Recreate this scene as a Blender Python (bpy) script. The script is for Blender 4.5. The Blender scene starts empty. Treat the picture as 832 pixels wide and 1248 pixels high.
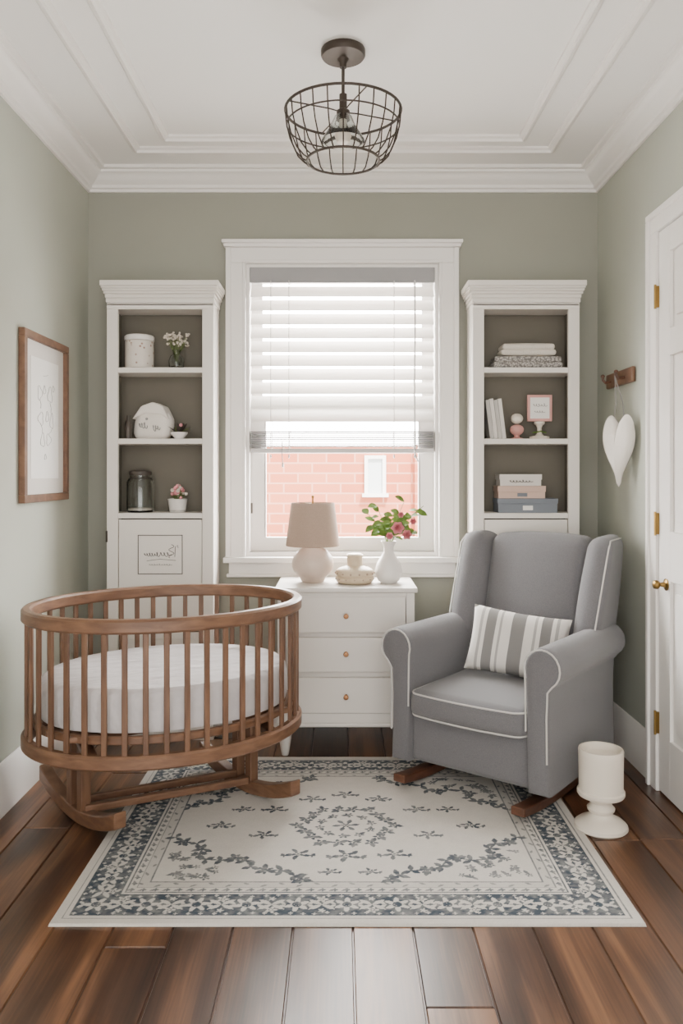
import bpy, bmesh, math, random
import numpy as np
from mathutils import Vector, Matrix
random.seed(7); np.random.seed(7)
pi=math.pi
# ------------------------------------------------------------ colours / materials
def lin(h):
    h=h.lstrip('#'); o=[]
    for i in (0,2,4):
        c=int(h[i:i+2],16)/255
        o.append(c/12.92 if c<=.04045 else ((c+.055)/1.055)**2.4)
    return (o[0],o[1],o[2],1)
def nn(t,typ,**k):
    n=t.nodes.new(typ)
    for a,b in k.items(): setattr(n,a,b)
    return n
def base(name):
    m=bpy.data.materials.new(name); m.use_nodes=True
    t=m.node_tree; return m,t,t.nodes['Principled BSDF']
def pmat(name,col,rough=.5,var=None,bump=None,metal=0,sheen=0,trans=0,stretch=(1,1,1),emis=0,ior=1.45,spec=.5):
    m,t,b=base(name); c=lin(col)
    b.inputs['Base Color'].default_value=c; b.inputs['Roughness'].default_value=rough
    b.inputs['Metallic'].default_value=metal; b.inputs['Sheen Weight'].default_value=sheen
    b.inputs['Transmission Weight'].default_value=trans; b.inputs['IOR'].default_value=ior
    b.inputs['Specular IOR Level'].default_value=spec
    tc=nn(t,'ShaderNodeTexCoord'); mp=nn(t,'ShaderNodeMapping'); mp.inputs['Scale'].default_value=stretch
    t.links.new(tc.outputs['Object'],mp.inputs['Vector'])
    if var:
        no=nn(t,'ShaderNodeTexNoise'); no.inputs['Scale'].default_value=var[0]; no.inputs['Detail'].default_value=5
        t.links.new(mp.outputs[0],no.inputs['Vector'])
        r=nn(t,'ShaderNodeValToRGB'); a=var[1]
        r.color_ramp.elements[0].position=.3; r.color_ramp.elements[1].position=.7
        r.color_ramp.elements[0].color=tuple(x*(1-a) for x in c[:3])+(1,)
        r.color_ramp.elements[1].color=tuple(min(1,x*(1+a)) for x in c[:3])+(1,)
        t.links.new(no.outputs['Fac'],r.inputs['Fac']); t.links.new(r.outputs[0],b.inputs['Base Color'])
    if bump:
        n2=nn(t,'ShaderNodeTexNoise'); n2.inputs['Scale'].default_value=bump[0]; n2.inputs['Detail'].default_value=3
        t.links.new(mp.outputs[0],n2.inputs['Vector'])
        bp=nn(t,'ShaderNodeBump'); bp.inputs['Strength'].default_value=bump[1]; bp.inputs['Distance'].default_value=bump[2] if len(bump)>2 else .004
        t.links.new(n2.outputs['Fac'],bp.inputs['Height']); t.links.new(bp.outputs[0],b.inputs['Normal'])
    return m
def woodmat(name,dark,light,stretch=(1,1,1),rough=.42,scale=9):
    m,t,b=base(name); b.inputs['Roughness'].default_value=rough
    tc=nn(t,'ShaderNodeTexCoord'); mp=nn(t,'ShaderNodeMapping'); mp.inputs['Scale'].default_value=stretch
    t.links.new(tc.outputs['Object'],mp.inputs['Vector'])
    no=nn(t,'ShaderNodeTexNoise'); no.inputs['Scale'].default_value=scale; no.inputs['Detail'].default_value=6; no.inputs['Distortion'].default_value=.6
    t.links.new(mp.outputs[0],no.inputs['Vector'])
    r=nn(t,'ShaderNodeValToRGB'); r.color_ramp.elements[0].position=.32; r.color_ramp.elements[1].position=.7
    r.color_ramp.elements[0].color=lin(dark); r.color_ramp.elements[1].color=lin(light)
    t.links.new(no.outputs['Fac'],r.inputs['Fac']); t.links.new(r.outputs[0],b.inputs['Base Color'])
    bp=nn(t,'ShaderNodeBump'); bp.inputs['Strength'].default_value=.15; bp.inputs['Distance'].default_value=.002
    t.links.new(no.outputs['Fac'],bp.inputs['Height']); t.links.new(bp.outputs[0],b.inputs['Normal'])
    return m
M={}
M['wall']=pmat('sage_paint_shaded','#95958a',.75,var=(3,.02),bump=(180,.05,.001))  # back wall: same sage paint, its shade put into a darker colour
M['wall2']=pmat('sage_paint_lit_side','#b0b3a8',.7,var=(3,.02),bump=(180,.05,.001))  # side walls: lighter copy of that sage, brighter lighting painted in
M['ceil']=pmat('ceiling_paint','#f3f1ee',.8,bump=(150,.04,.001))
M['trim']=pmat('white_trim_paint','#f1eeea',.42,bump=(60,.03,.001))
M['case']=pmat('cabinet_paint','#e8e3dc',.45,bump=(60,.03,.001))
M['taupe']=pmat('shelf_back_paint','#6b665b',.7)
M['dress']=pmat('dresser_paint','#d8d3cd',.42)
M['gap']=pmat('dark_gap','#5a5650',.8)
M['crib']=woodmat('crib_walnut','#563b2a','#73533d',(3,3,.5),.45,12)
M['criblong']=woodmat('crib_walnut_rail','#5d402e','#7b5a43',(1.5,1.5,6),.42,8)
M['frame']=woodmat('oak_frame','#5d4130','#775740',(2,2,2),.45,10)
M['dwood']=woodmat('rocker_walnut','#3f2518','#603c2a',(2,1,4),.4,10)
M['fabric']=pmat('grey_upholstery','#68676a',.92,var=(350,.15),bump=(500,.45,.002),sheen=.2)
M['pipe']=pmat('piping_cord','#c0bdba',.85)
M['brass']=pmat('aged_brass','#856a3c',.35,metal=1)
M['copper']=pmat('copper_knob','#a27450',.4,metal=.5)
M['bronze']=pmat('bronze_wire','#3a312a',.5,metal=.4)
M['paper']=pmat('paper','#eceae6',.8)
M['ink']=pmat('ink_grey','#8d8b88',.8)
M['inkl']=pmat('pencil_line','#b3b1ae',.8)
M['inkd']=pmat('ink_dark','#4a4540',.7)
M['cream']=pmat('cream_ceramic','#dfd6c9',.38)
M['tan']=pmat('tan_ceramic','#cdbba0',.42)
M['lampb']=pmat('blush_ceramic','#cdbbae',.42,var=(30,.03))
M['shade']=pmat('linen_shade','#a89283',.9,var=(200,.06),bump=(300,.2,.001))
M['white']=pmat('white_ceramic','#ebe7e3',.3)
M['glass']=pmat('clear_glass','#f2f6f5',.05,trans=1)
M['leaf']=pmat('leaf_green','#5b792a',.55,var=(30,.3))
M['stem']=pmat('stem_green','#6c7a48',.6)
M['pink']=pmat('pink_petal','#d98d95',.7,var=(40,.15))
M['dry']=pmat('dried_flower','#d9cec2',.8,var=(60,.2))
M['dark']=pmat('dark_bottle','#433c36',.35)
M['sheet']=pmat('crib_sheet','#c2bebf',.9,var=(18,.06),bump=(7,1,.02),stretch=(1,3,1))
M['plush']=pmat('plush_white','#ece6de',.95,bump=(140,.5,.004),sheen=.3)
M['knitw']=pmat('knit_cream','#d9d2c8',.95,bump=(160,.8,.006))
M['book']=pmat('book_cover','#b7b4ae',.7)
M['boxw']=pmat('box_white','#d6d1cb',.7)
M['boxp']=pmat('box_peach','#c5aa9b',.7)
M['boxb']=pmat('box_bluegrey','#737982',.7)
M['pinkp']=pmat('pink_paint','#cc958e',.55)
def slatmat():
    m=bpy.data.materials.new('blind_slat'); m.use_nodes=True; t=m.node_tree; t.nodes.clear()
    o=nn(t,'ShaderNodeOutputMaterial'); d=nn(t,'ShaderNodeBsdfDiffuse'); tr=nn(t,'ShaderNodeBsdfTranslucent'); mx=nn(t,'ShaderNodeMixShader')
    d.inputs[0].default_value=lin('#f3f2f0'); tr.inputs[0].default_value=lin('#f6f4f0'); mx.inputs[0].default_value=.45
    t.links.new(d.outputs[0],mx.inputs[1]); t.links.new(tr.outputs[0],mx.inputs[2]); t.links.new(mx.outputs[0],o.inputs[0]); return m
M['slat']=slatmat()
M['rail']=pmat('blind_rail_grey','#949394',.5)
M['railw']=pmat('blind_rail_white','#c8c6c5',.5)
def brickmat():
    m,t,b=base('outdoor_brick'); b.inputs['Roughness'].default_value=.9
    tc=nn(t,'ShaderNodeTexCoord'); mp=nn(t,'ShaderNodeMapping'); mp.inputs['Rotation'].default_value=(pi/2,0,0)
    t.links.new(tc.outputs['Object'],mp.inputs['Vector'])
    br=nn(t,'ShaderNodeTexBrick'); br.inputs['Scale'].default_value=1
    br.inputs['Color1'].default_value=lin('#b4644a'); br.inputs['Color2'].default_value=lin('#bd7358'); br.inputs['Mortar'].default_value=lin('#c88f7c')
    br.inputs['Brick Width'].default_value=.24; br.inputs['Row Height'].default_value=.085; br.inputs['Mortar Size'].default_value=.007
    t.links.new(mp.outputs[0],br.inputs['Vector']); t.links.new(br.outputs['Color'],b.inputs['Base Color']); return m
M['brick']=brickmat()
M['outglass']=pmat('facade_glass','#cfd6da',.2)
def knitmat():
    m,t,b=base('knit_patterned'); b.inputs['Roughness'].default_value=.95
    tc=nn(t,'ShaderNodeTexCoord'); v=nn(t,'ShaderNodeTexVoronoi'); v.inputs['Scale'].default_value=110
    t.links.new(tc.outputs['Object'],v.inputs['Vector'])
    r=nn(t,'ShaderNodeValToRGB'); r.color_ramp.elements[0].color=lin('#bdb8b2'); r.color_ramp.elements[1].color=lin('#6f6b69')
    r.color_ramp.elements[0].position=.2; r.color_ramp.elements[1].position=.7
    t.links.new(v.outputs['Distance'],r.inputs['Fac']); t.links.new(r.outputs[0],b.inputs['Base Color']); return m
M['knitp']=knitmat()
def stripemat():
    m,t,b=base('striped_linen'); b.inputs['Roughness'].default_value=.92
    tc=nn(t,'ShaderNodeTexCoord'); s=nn(t,'ShaderNodeSeparateXYZ'); t.links.new(tc.outputs['Object'],s.inputs[0])
    mr=nn(t,'ShaderNodeMapRange'); mr.inputs['From Min'].default_value=-.19; mr.inputs['From Max'].default_value=.19
    t.links.new(s.outputs['X'],mr.inputs['Value'])
    r=nn(t,'ShaderNodeValToRGB'); r.color_ramp.interpolation='CONSTANT'
    W=lin('#dfdbd6'); G=lin('#7e7c7b'); L=lin('#a8a5a2')
    st=[(0,W),(.10,L),(.13,W),(.17,G),(.27,W),(.31,L),(.335,W),(.43,G),(.57,W),(.66,L),(.685,W),(.73,G),(.83,W),(.87,L),(.90,W)]
    e=r.color_ramp.elements; e[0].position=0; e[0].color=W; e[1].position=st[1][0]; e[1].color=st[1][1]
    for p,c in st[2:]:
        q=e.new(p); q.color=c
    t.links.new(mr.outputs[0],r.inputs['Fac']); t.links.new(r.outputs[0],b.inputs['Base Color'])
    no=nn(t,'ShaderNodeTexNoise'); no.inputs['Scale'].default_value=300; t.links.new(tc.outputs['Object'],no.inputs['Vector'])
    bp=nn(t,'ShaderNodeBump'); bp.inputs['Strength'].default_value=.3; bp.inputs['Distance'].default_value=.002
    t.links.new(no.outputs['Fac'],bp.inputs['Height']); t.links.new(bp.outputs[0],b.inputs['Normal']); return m
M['stripe']=stripemat()
def canmat():
    m,t,b=base('printed_canister'); b.inputs['Roughness'].default_value=.5
    tc=nn(t,'ShaderNodeTexCoord'); v=nn(t,'ShaderNodeTexVoronoi'); v.inputs['Scale'].default_value=38
    t.links.new(tc.outputs['Object'],v.inputs['Vector'])
    r=nn(t,'ShaderNodeValToRGB'); r.color_ramp.elements[0].color=lin('#94705f'); r.color_ramp.elements[1].color=lin('#d8d1c8')
    r.color_ramp.elements[0].position=.12; r.color_ramp.elements[1].position=.24
    t.links.new(v.outputs['Distance'],r.inputs['Fac']); t.links.new(r.outputs[0],b.inputs['Base Color']); return m
M['can']=canmat()
def floormat():
    m,t,b=base('walnut_planks'); L=t.links.new
    tc=nn(t,'ShaderNodeTexCoord'); at=nn(t,'ShaderNodeAttribute'); at.attribute_name='Col'
    sp=nn(t,'ShaderNodeSeparateColor'); L(at.outputs['Color'],sp.inputs[0])
    cm=nn(t,'ShaderNodeVectorMath',operation='SCALE'); cm.inputs['Scale'].default_value=23; L(at.outputs['Color'],cm.inputs[0])
    ad=nn(t,'ShaderNodeVectorMath',operation='ADD'); L(tc.outputs['Object'],ad.inputs[0]); L(cm.outputs[0],ad.inputs[1])
    mp=nn(t,'ShaderNodeMapping'); mp.inputs['Scale'].default_value=(11,1.0,1); L(ad.outputs[0],mp.inputs[0])
    n1=nn(t,'ShaderNodeTexNoise'); n1.inputs['Scale'].default_value=1.1; n1.inputs['Detail'].default_value=4; n1.inputs['Roughness'].default_value=.45; n1.inputs['Distortion'].default_value=.8; L(mp.outputs[0],n1.inputs['Vector'])
    mp2=nn(t,'ShaderNodeMapping'); mp2.inputs['Scale'].default_value=(110,2.5,1); L(ad.outputs[0],mp2.inputs[0])
    n2=nn(t,'ShaderNodeTexNoise'); n2.inputs['Scale'].default_value=1.5; n2.inputs['Detail'].default_value=4; L(mp2.outputs[0],n2.inputs['Vector'])
    mp3=nn(t,'ShaderNodeMapping'); mp3.inputs['Scale'].default_value=(5,1.8,1); L(ad.outputs[0],mp3.inputs[0])
    vo=nn(t,'ShaderNodeTexVoronoi'); vo.inputs['Scale'].default_value=.6; L(mp3.outputs[0],vo.inputs['Vector'])
    kr=nn(t,'ShaderNodeMapRange'); kr.inputs['From Min'].default_value=.01; kr.inputs['From Max'].default_value=.10; kr.inputs['To Min'].default_value=-.14; kr.inputs['To Max'].default_value=0; L(vo.outputs['Distance'],kr.inputs['Value'])
    a1=nn(t,'ShaderNodeMath',operation='MULTIPLY_ADD'); a1.inputs[1].default_value=.32; L(n2.outputs['Fac'],a1.inputs[0]); L(n1.outputs['Fac'],a1.inputs[2])
    a2=nn(t,'ShaderNodeMath',operation='MULTIPLY_ADD'); a2.inputs[1].default_value=.26; L(sp.outputs['Red'],a2.inputs[0]); L(a1.outputs[0],a2.inputs[2])
    a3=nn(t,'ShaderNodeMath',operation='ADD'); L(a2.outputs[0],a3.inputs[0]); L(kr.outputs[0],a3.inputs[1])
    r=nn(t,'ShaderNodeValToRGB'); e=r.color_ramp.elements
    e[0].position=.46; e[0].color=lin('#20140d'); e[1].position=1.0; e[1].color=lin('#7c573c')
    q=e.new(.68); q.color=lin('#412a1d'); q=e.new(.84); q.color=lin('#5d3f2b')
    L(a3.outputs[0],r.inputs['Fac']); L(r.outputs[0],b.inputs['Base Color'])
    rr=nn(t,'ShaderNodeMapRange'); rr.inputs['To Min'].default_value=.26; rr.inputs['To Max'].default_value=.36; L(n1.outputs['Fac'],rr.inputs['Value']); L(rr.outputs[0],b.inputs['Roughness'])
    bp=nn(t,'ShaderNodeBump'); bp.inputs['Strength'].default_value=.15; bp.inputs['Distance'].default_value=.0015; L(a1.outputs[0],bp.inputs['Height']); L(bp.outputs[0],b.inputs['Normal'])
    return m
M['floor']=floormat()
def rugmat():
    m,t,b=base('rug_wool'); b.inputs['Roughness'].default_value=.95; L=t.links.new
    at=nn(t,'ShaderNodeAttribute'); at.attribute_name='Col'; L(at.outputs['Color'],b.inputs['Base Color'])
    tc=nn(t,'ShaderNodeTexCoord'); no=nn(t,'ShaderNodeTexNoise'); no.inputs['Scale'].default_value=350; L(tc.outputs['Object'],no.inputs['Vector'])
    bp=nn(t,'ShaderNodeBump'); bp.inputs['Strength'].default_value=.5; bp.inputs['Distance'].default_value=.003; L(no.outputs['Fac'],bp.inputs['Height']); L(bp.outputs[0],b.inputs['Normal'])
    return m
M['rug']=rugmat()
# ------------------------------------------------------------ mesh builder
class MB:
    def __init__(s): s.v=[]; s.f=[]; s.m=[]; s.mats=[]; s.T=Matrix.Identity(4)
    def mi(s,k):
        if k not in s.mats: s.mats.append(k)
        return s.mats.index(k)
    def add(s,vs,fs,k):
        o=len(s.v); i=s.mi(k)
        s.v+= [tuple(s.T@Vector(p)) for p in vs]
        for f in fs: s.f.append([o+j for j in f]); s.m.append(i)
    def box(s,x0,x1,y0,y1,z0,z1,k):
        s.add([(x0,y0,z0),(x1,y0,z0),(x1,y1,z0),(x0,y1,z0),(x0,y0,z1),(x1,y0,z1),(x1,y1,z1),(x0,y1,z1)],
              [(0,3,2,1),(4,5,6,7),(0,1,5,4),(1,2,6,5),(2,3,7,6),(3,0,4,7)],k)
    def prism(s,pts,a0,a1,k,plane='xz',fn=None):
        n=len(pts)
        def mk(p,a):
            q={'xz':(p[0],a,p[1]),'yz':(a,p[0],p[1]),'xy':(p[0],p[1],a)}[plane]
            return fn(*q) if fn else q
        vs=[mk(p,a0) for p in pts]+[mk(p,a1) for p in pts]
        s.add(vs,[list(range(n))[::-1],list(range(n,2*n))]+[(i,(i+1)%n,(i+1)%n+n,i+n) for i in range(n)],k)
    def lathe(s,prof,c,k,seg=32,sx=1,sy=1):
        vs=[];fs=[];n=len(prof)
        for j in range(seg):
            a=2*pi*j/seg
            for r,z in prof: vs.append((c[0]+max(r,1e-5)*math.cos(a)*sx,c[1]+max(r,1e-5)*math.sin(a)*sy,c[2]+z))
        for j in range(seg):
            j2=(j+1)%seg
            for i in range(n-1): fs.append((j*n+i,j2*n+i,j2*n+i+1,j*n+i+1))
        s.add(vs,fs,k)
    def sphere(s,c,r,k,seg=16,sc=(1,1,1)):
        pr=[(r*math.sin(pi*i/seg)*1.0,-r*math.cos(pi*i/seg)*sc[2]) for i in range(seg+1)]
        s.lathe(pr,c,k,seg*2 if seg<16 else 32,sc[0],sc[1])
    def tube(s,pts,r,k,closed=False,seg=8,rs=None):
        P=[Vector(p) for p in pts]; n=len(P); vs=[];fs=[]
        up=None
        for i in range(n):
            if closed: t=(P[(i+1)%n]-P[i-1])
            else: t=P[min(i+1,n-1)]-P[max(i-1,0)]
            if t.length<1e-9: t=Vector((0,0,1))
            t.normalize()
            if up is None:
                up=Vector((0,0,1)) if abs(t.z)<.9 else Vector((1,0,0))
            a=t.cross(up)
            if a.length<1e-4: a=t.cross(Vector((0.3,1,0.2)))
            a.normalize(); b=a.cross(t).normalized(); up=b
            rr=rs[i] if rs else r
            for j in range(seg):
                th=2*pi*j/seg; vs.append(tuple(P[i]+a*math.cos(th)*rr+b*math.sin(th)*rr))
        for i in range(n if closed else n-1):
            i2=(i+1)%n
            for j in range(seg): fs.append((i*seg+j,i*seg+(j+1)%seg,i2*seg+(j+1)%seg,i2*seg+j))
        if not closed: fs+= [list(range(seg))[::-1],[(n-1)*seg+j for j in range(seg)]]
        s.add(vs,fs,k)
    def rbox(s,c,size,r,k,bulge=(0,0,0),fn=None,n=9,rot=None):
        h=[x/2 for x in size]; r=min(r,min(h)*.999); 
        def axis(H):
            i=H-r; L=[]
            for a in range(5): L.append(-i-r*math.tan(pi/4*(1-a/5)))
            for a in range(n+1): L.append(-i+2*i*a/n)
            for a in range(1,6): L.append(i+r*math.tan(pi/4*a/5))
            return L
        A=[axis(x) for x in h]; vs=[];fs=[]
        for ax in range(3):
            u,v=[(1,2),(2,0),(0,1)][ax]
            for sg in (-1,1):
                o=len(vs); nu=len(A[u]); nv=len(A[v])
                for a in A[u]:
                    for b in A[v]:
                        p=[0,0,0]; p[ax]=sg*h[ax]; p[u]=a; p[v]=b
                        q=[max(-(h[i]-r),min(h[i]-r,p[i])) for i in range(3)]
                        d=Vector([p[i]-q[i] for i in range(3)])
                        if d.length>0: d=d.normalized()*r
                        w=[q[i]+d[i] for i in range(3)]
                        nrm=[w[i]/h[i] for i in range(3)]
                        for i in range(3):
                            if bulge[i]:
                                j1,j2=[x for x in range(3) if x!=i]
                                w[i]+=bulge[i]*nrm[i]*(1-min(1,nrm[j1]**2))*(1-min(1,nrm[j2]**2))
                        P=Vector(w)
                        if rot: P=rot@P
                        P=P+Vector(c)
                        if fn: P=Vector(fn(*P))
                        vs.append(tuple(P))
                for i in range(nu-1):
                    for j in range(nv-1):
                        q=(o+i*nv+j,o+(i+1)*nv+j,o+(i+1)*nv+j+1,o+i*nv+j+1)
                        fs.append(q if sg>0 else q[::-1])
        s.add(vs,fs,k)
    def leaf(s,p,d,L,W,k,bend=.15,up=(0,0,1)):
        p=Vector(p); d=Vector(d).normalized(); u=Vector(up); a=d.cross(u)
        if a.length<.01: a=d.cross(Vector((1,.2,0)))
        a.normalize(); nrm=a.cross(d).normalized()
        vs=[];fs=[]; N=6
        for i in range(N+1):
            t=i/N; w=W*.5*math.sin(pi*min(1,t*.97+.03))**.8
            c=p+d*L*t-nrm*bend*L*t*t
            vs+= [tuple(c-a*w+nrm*w*.25),tuple(c),tuple(c+a*w+nrm*w*.25)]
        for i in range(N):
            o=i*3; fs+= [(o,o+1,o+4,o+3),(o+1,o+2,o+5,o+4)]
        s.add(vs,fs,k)
    def ring(s,rect,prof,k,openfront=False):
        x0,x1,y0,y1=rect; vs=[];fs=[];n=len(prof)
        for (o,z) in prof:
            if openfront: vs+=[(x0+o,y0,z),(x0+o,y1-o,z),(x1-o,y1-o,z),(x1-o,y0,z)]
            else: vs+=[(x0+o,y0+o,z),(x0+o,y1-o,z),(x1-o,y1-o,z),(x1-o,y0+o,z)]
        for i in range(n-1):
            for j in range(3 if openfront else 4):
                j2=(j+1)%4; fs.append((i*4+j,i*4+j2,(i+1)*4+j2,(i+1)*4+j))
        s.add(vs,fs,k)
    def build(s,name,parent=None,bevel=0,loc=(0,0,0),rot=(0,0,0),weld=None,ang=38,segs=2):
        if weld is None: weld=not bevel
        me=bpy.data.meshes.new(name); me.from_pydata(s.v,[],s.f)
        for k in s.mats: me.materials.append(M[k])
        me.polygons.foreach_set('material_index',s.m)
        bm=bmesh.new(); bm.from_mesh(me)
        if weld: bmesh.ops.remove_doubles(bm,verts=bm.verts,dist=1e-5)
        bmesh.ops.recalc_face_normals(bm,faces=bm.faces)
        for f in bm.faces: f.smooth=True
        if not bevel:
            for e in bm.edges:
                if len(e.link_faces)==2 and e.calc_face_angle(0)>math.radians(ang): e.smooth=False
        bm.to_mesh(me); bm.free()
        ob=bpy.data.objects.new(name,me); bpy.context.collection.objects.link(ob)
        ob.location=loc; ob.rotation_euler=rot
        if parent: ob.parent=parent
        if bevel:
            b=ob.modifiers.new('bevel','BEVEL'); b.width=bevel; b.segments=segs; b.limit_method='ANGLE'; b.angle_limit=math.radians(35)
            w=ob.modifiers.new('wn','WEIGHTED_NORMAL'); w.keep_sharp=True
        return ob
def group(name,loc=(0,0,0),rz=0):
    e=bpy.data.objects.new(name,None); bpy.context.collection.objects.link(e); e.location=loc; e.rotation_euler=(0,0,rz); e.empty_display_size=.1; return e
# ------------------------------------------------------------ room
XL,XR,FR,H=-1.19,1.21,-4.3,2.609
D0=3.8; CZ=1.195
def Z(py,y): return CZ-(py-576)/258.5*(D0+y)/D0
def X(px,y): return (px-415)/258.5*(D0+y)/D0
def make_floor():
    vs=[];fs=[];cols=[]
    pw=.157; g=.0018
    x=.032-pw*9; 
    while x<XR+.02:
        y=FR-random.random()*1.2
        while y<.06:
            L=random.uniform(.75,1.7); a=max(y,FR); b=min(y+L,.06)
            if b-a>.01:
                x0,x1=max(x+g,XL-.02),min(x+pw-g,XR+.02)
                if x1-x0>.01:
                    o=len(vs); e=.0022
                    vs+=[(x0,a+g,-.005),(x1,a+g,-.005),(x1,b-g,-.005),(x0,b-g,-.005),(x0+e,a+g+e,0),(x1-e,a+g+e,0),(x1-e,b-g-e,0),(x0+e,b-g-e,0)]
                    c=(random.random(),random.random(),random.random(),1)
                    for q in [(4,5,6,7),(0,1,5,4),(1,2,6,5),(2,3,7,6),(3,0,4,7)]: fs.append([o+i for i in q]); cols.append(c)
            y+=L
        x+=pw
    o=len(vs); vs+=[(XL-.02,FR,-.0051),(XR+.02,FR,-.0051),(XR+.02,.06,-.0051),(XL-.02,.06,-.0051),(XL-.02,FR,-.06),(XR+.02,FR,-.06),(XR+.02,.06,-.06),(XL-.02,.06,-.06)]
    for q in [(0,1,2,3),(4,7,6,5),(0,4,5,1),(1,5,6,2),(2,6,7,3),(3,7,4,0)]: fs.append([o+i for i in q]); cols.append((0,0,0,1))
    me=bpy.data.meshes.new('floor'); me.from_pydata(vs,[],fs)
    ca=me.color_attributes.new('Col','FLOAT_COLOR','CORNER'); data=[]
    for p,c in zip(me.polygons,cols): data+=list(c)*p.loop_total
    ca.data.foreach_set('color',data); me.materials.append(M['floor']); me.update()
    ob=bpy.data.objects.new('floor',me); bpy.context.collection.objects.link(ob)
make_floor()
b=MB(); b.box(XL-.12,XR+.12,FR,.15,H,H+.1,'ceil'); b.build('ceiling')
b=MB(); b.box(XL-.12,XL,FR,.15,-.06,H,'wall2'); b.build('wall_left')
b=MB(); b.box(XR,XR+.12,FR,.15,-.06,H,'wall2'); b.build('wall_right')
WX0,WX1,WZ0,WZ1=-.445,.46,.80,2.178
b=MB(); b.box(XL,WX0,0,.15,-.06,H,'wall'); b.box(WX1,XR,0,.15,-.06,H,'wall'); b.box(WX0,WX1,0,.15,-.06,WZ0,'wall'); b.box(WX0,WX1,0,.15,WZ1,H,'wall'); b.build('wall_back',weld=False)
b=MB(); z0=2.514
b.ring((XL,XR,FR,0),[(0,z0),(.012,z0),(.014,z0+.012),(.026,z0+.015),(.030,z0+.028),(.045,z0+.036),(.062,z0+.052),(.074,z0+.068),(.084,z0+.071),(.086,z0+.08),(.104,z0+.082),(.107,z0+.0949)],'trim',True)
b.build('trim_crown')
for i,(cx,hx,yb) in enumerate([(.014,.919,-.275),(.014,.768,-.396)]):
    b=MB(); b.ring((cx-hx,cx+hx,FR+.1,yb),[(0,H),(0,H-.014),(.008,H-.021),(.018,H-.023),(.022,H-.012),(.034,H-.008),(.036,H)],'trim'); b.build('trim_%d'%(i+1))
def basepts(h=.18): return [(0,0),(.018,0),(.018,h-.035),(.014,h-.028),(.014,h-.012),(.008,h-.004),(.006,h),(0,h)]
b=MB(); b.prism([(XL+a,z) for a,z in basepts()],FR,-.001,'trim','xz'); b.build('baseboard_left')
b=MB(); b.prism([(XR-a,z) for a,z in basepts()],-.70,-.001,'trim','xz'); b.prism([(XR-a,z) for a,z in basepts()],FR,-1.665,'trim','xz'); b.build('baseboard_right')
b=MB(); b.prism([(-a,z) for a,z in basepts()],XL+.019,XR-.019,'trim','yz'); b.build('baseboard_back')
# door
g=group('door_1',(XR,-1.18,0))
b=MB()
for (a,c) in ((.405,.48),(-.48,-.405)):
    b.box(-.028,-.0005,a,c,0,2.10,'trim'); 
b.box(-.028,-.0005,-.48,.48,2.10,2.17,'trim')
b.box(-.038,-.0005,.462,.485,0,2.155,'trim'); b.box(-.038,-.0005,-.485,-.462,0,2.155,'trim'); b.box(-.038,-.0005,-.485,.485,2.155,2.178,'trim')
b.build('casing',g,bevel=.003)
b=MB(); b.box(-.004,-.0008,-.40,.40,.008,2.095,'trim')
for (y0,y1) in ((.30,.40),(-.05,.05),(-.40,-.30)): b.box(-.018,-.004,y0,y1,.008,2.095,'trim')
for (z0_,z1_) in ((.008,.22),(.80,.98),(1.62,1.72),(2.0,2.095)):
    b.box(-.018,-.004,-.30,-.05,z0_,z1_,'trim'); b.box(-.018,-.004,.05,.30,z0_,z1_,'trim')
for (y0,y1) in ((.05,.30),(-.30,-.05)):
    for (z0_,z1_) in ((.22,.80),(.98,1.62),(1.72,2.0)): b.box(-.013,-.0035,y0+.04,y1-.04,z0_+.04,z1_-.04,'trim')
b.build('slab',g,bevel=.0035)
b=MB()
for py in (362,638,880):
    z=Z(py,-.775); b.box(-.030,-.018,.396,.407,z-.04,z+.04,'brass'); b.tube([(-.032,.401,z-.045),(-.032,.401,z+.045)],.005,'brass')
b.build('hinges',g)
b=MB(); kz=.785; b.T=Matrix.Translation((-.018,.33,kz))@Matrix.Rotation(-pi/2,4,'Y')
b.lathe([(0,0),(.022,0),(.022,.004),(.010,.008),(.007,.024),(.013,.028),(.017,.035),(.015,.046),(.008,.050),(0,.051)],(0,0,0),'brass',24); b.build('knob',g)
# ------------------------------------------------------------ window
g=group('window_1',(0,0,0))
b=MB()
ol,orr=-.534,.549
b.box(ol,WX0,-.026,-.0005,.80,2.178,'trim'); b.box(WX1,orr,-.026,-.0005,.80,2.178,'trim'); b.box(ol,orr,-.026,-.0005,2.178,2.25,'trim')
b.box(ol-.004,ol+.02,-.036,-.0004,.80,2.249,'trim'); b.box(orr-.02,orr+.004,-.036,-.0004,.80,2.249,'trim')
b.box(WX0-.015,WX0-.0003,-.031,-.0003,.80,2.177,'trim'); b.box(WX1+.0003,WX1+.015,-.031,-.0003,.80,2.177,'trim'); b.box(WX0-.015,WX1+.015,-.031,-.0003,2.1785,2.192,'trim')
b.box(ol-.012,orr+.012,-.045,-.0005,2.25,2.266,'trim'); b.box(ol-.02,orr+.02,-.055,-.0005,2.266,2.282,'trim')
b.box(ol-.012,orr+.012,-.058,-.0005,.775,.80,'trim'); b.box(ol+.01,orr-.01,-.024,-.0005,.7201,.775,'trim'); b.box(ol,orr,-.03,-.0005,.705,.72,'trim')
b.build('casing',g,bevel=.003)
b=MB()
b.box(WX0+.0005,WX0+.015,0,.145,WZ0+.02,WZ1-.015,'trim'); b.box(WX1-.015,WX1-.0005,0,.145,WZ0+.02,WZ1-.015,'trim'); b.box(WX0+.0005,WX1-.0005,0,.145,WZ1-.015,WZ1-.0005,'trim'); b.box(WX0+.0005,WX1-.0005,0,.145,WZ0+.0005,WZ0+.02,'trim')
b.build('jambs',g)
b=MB()
sx0,sx1=WX0+.015,WX1-.015
a0,a1=sx0+.065,sx1-.065
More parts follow.
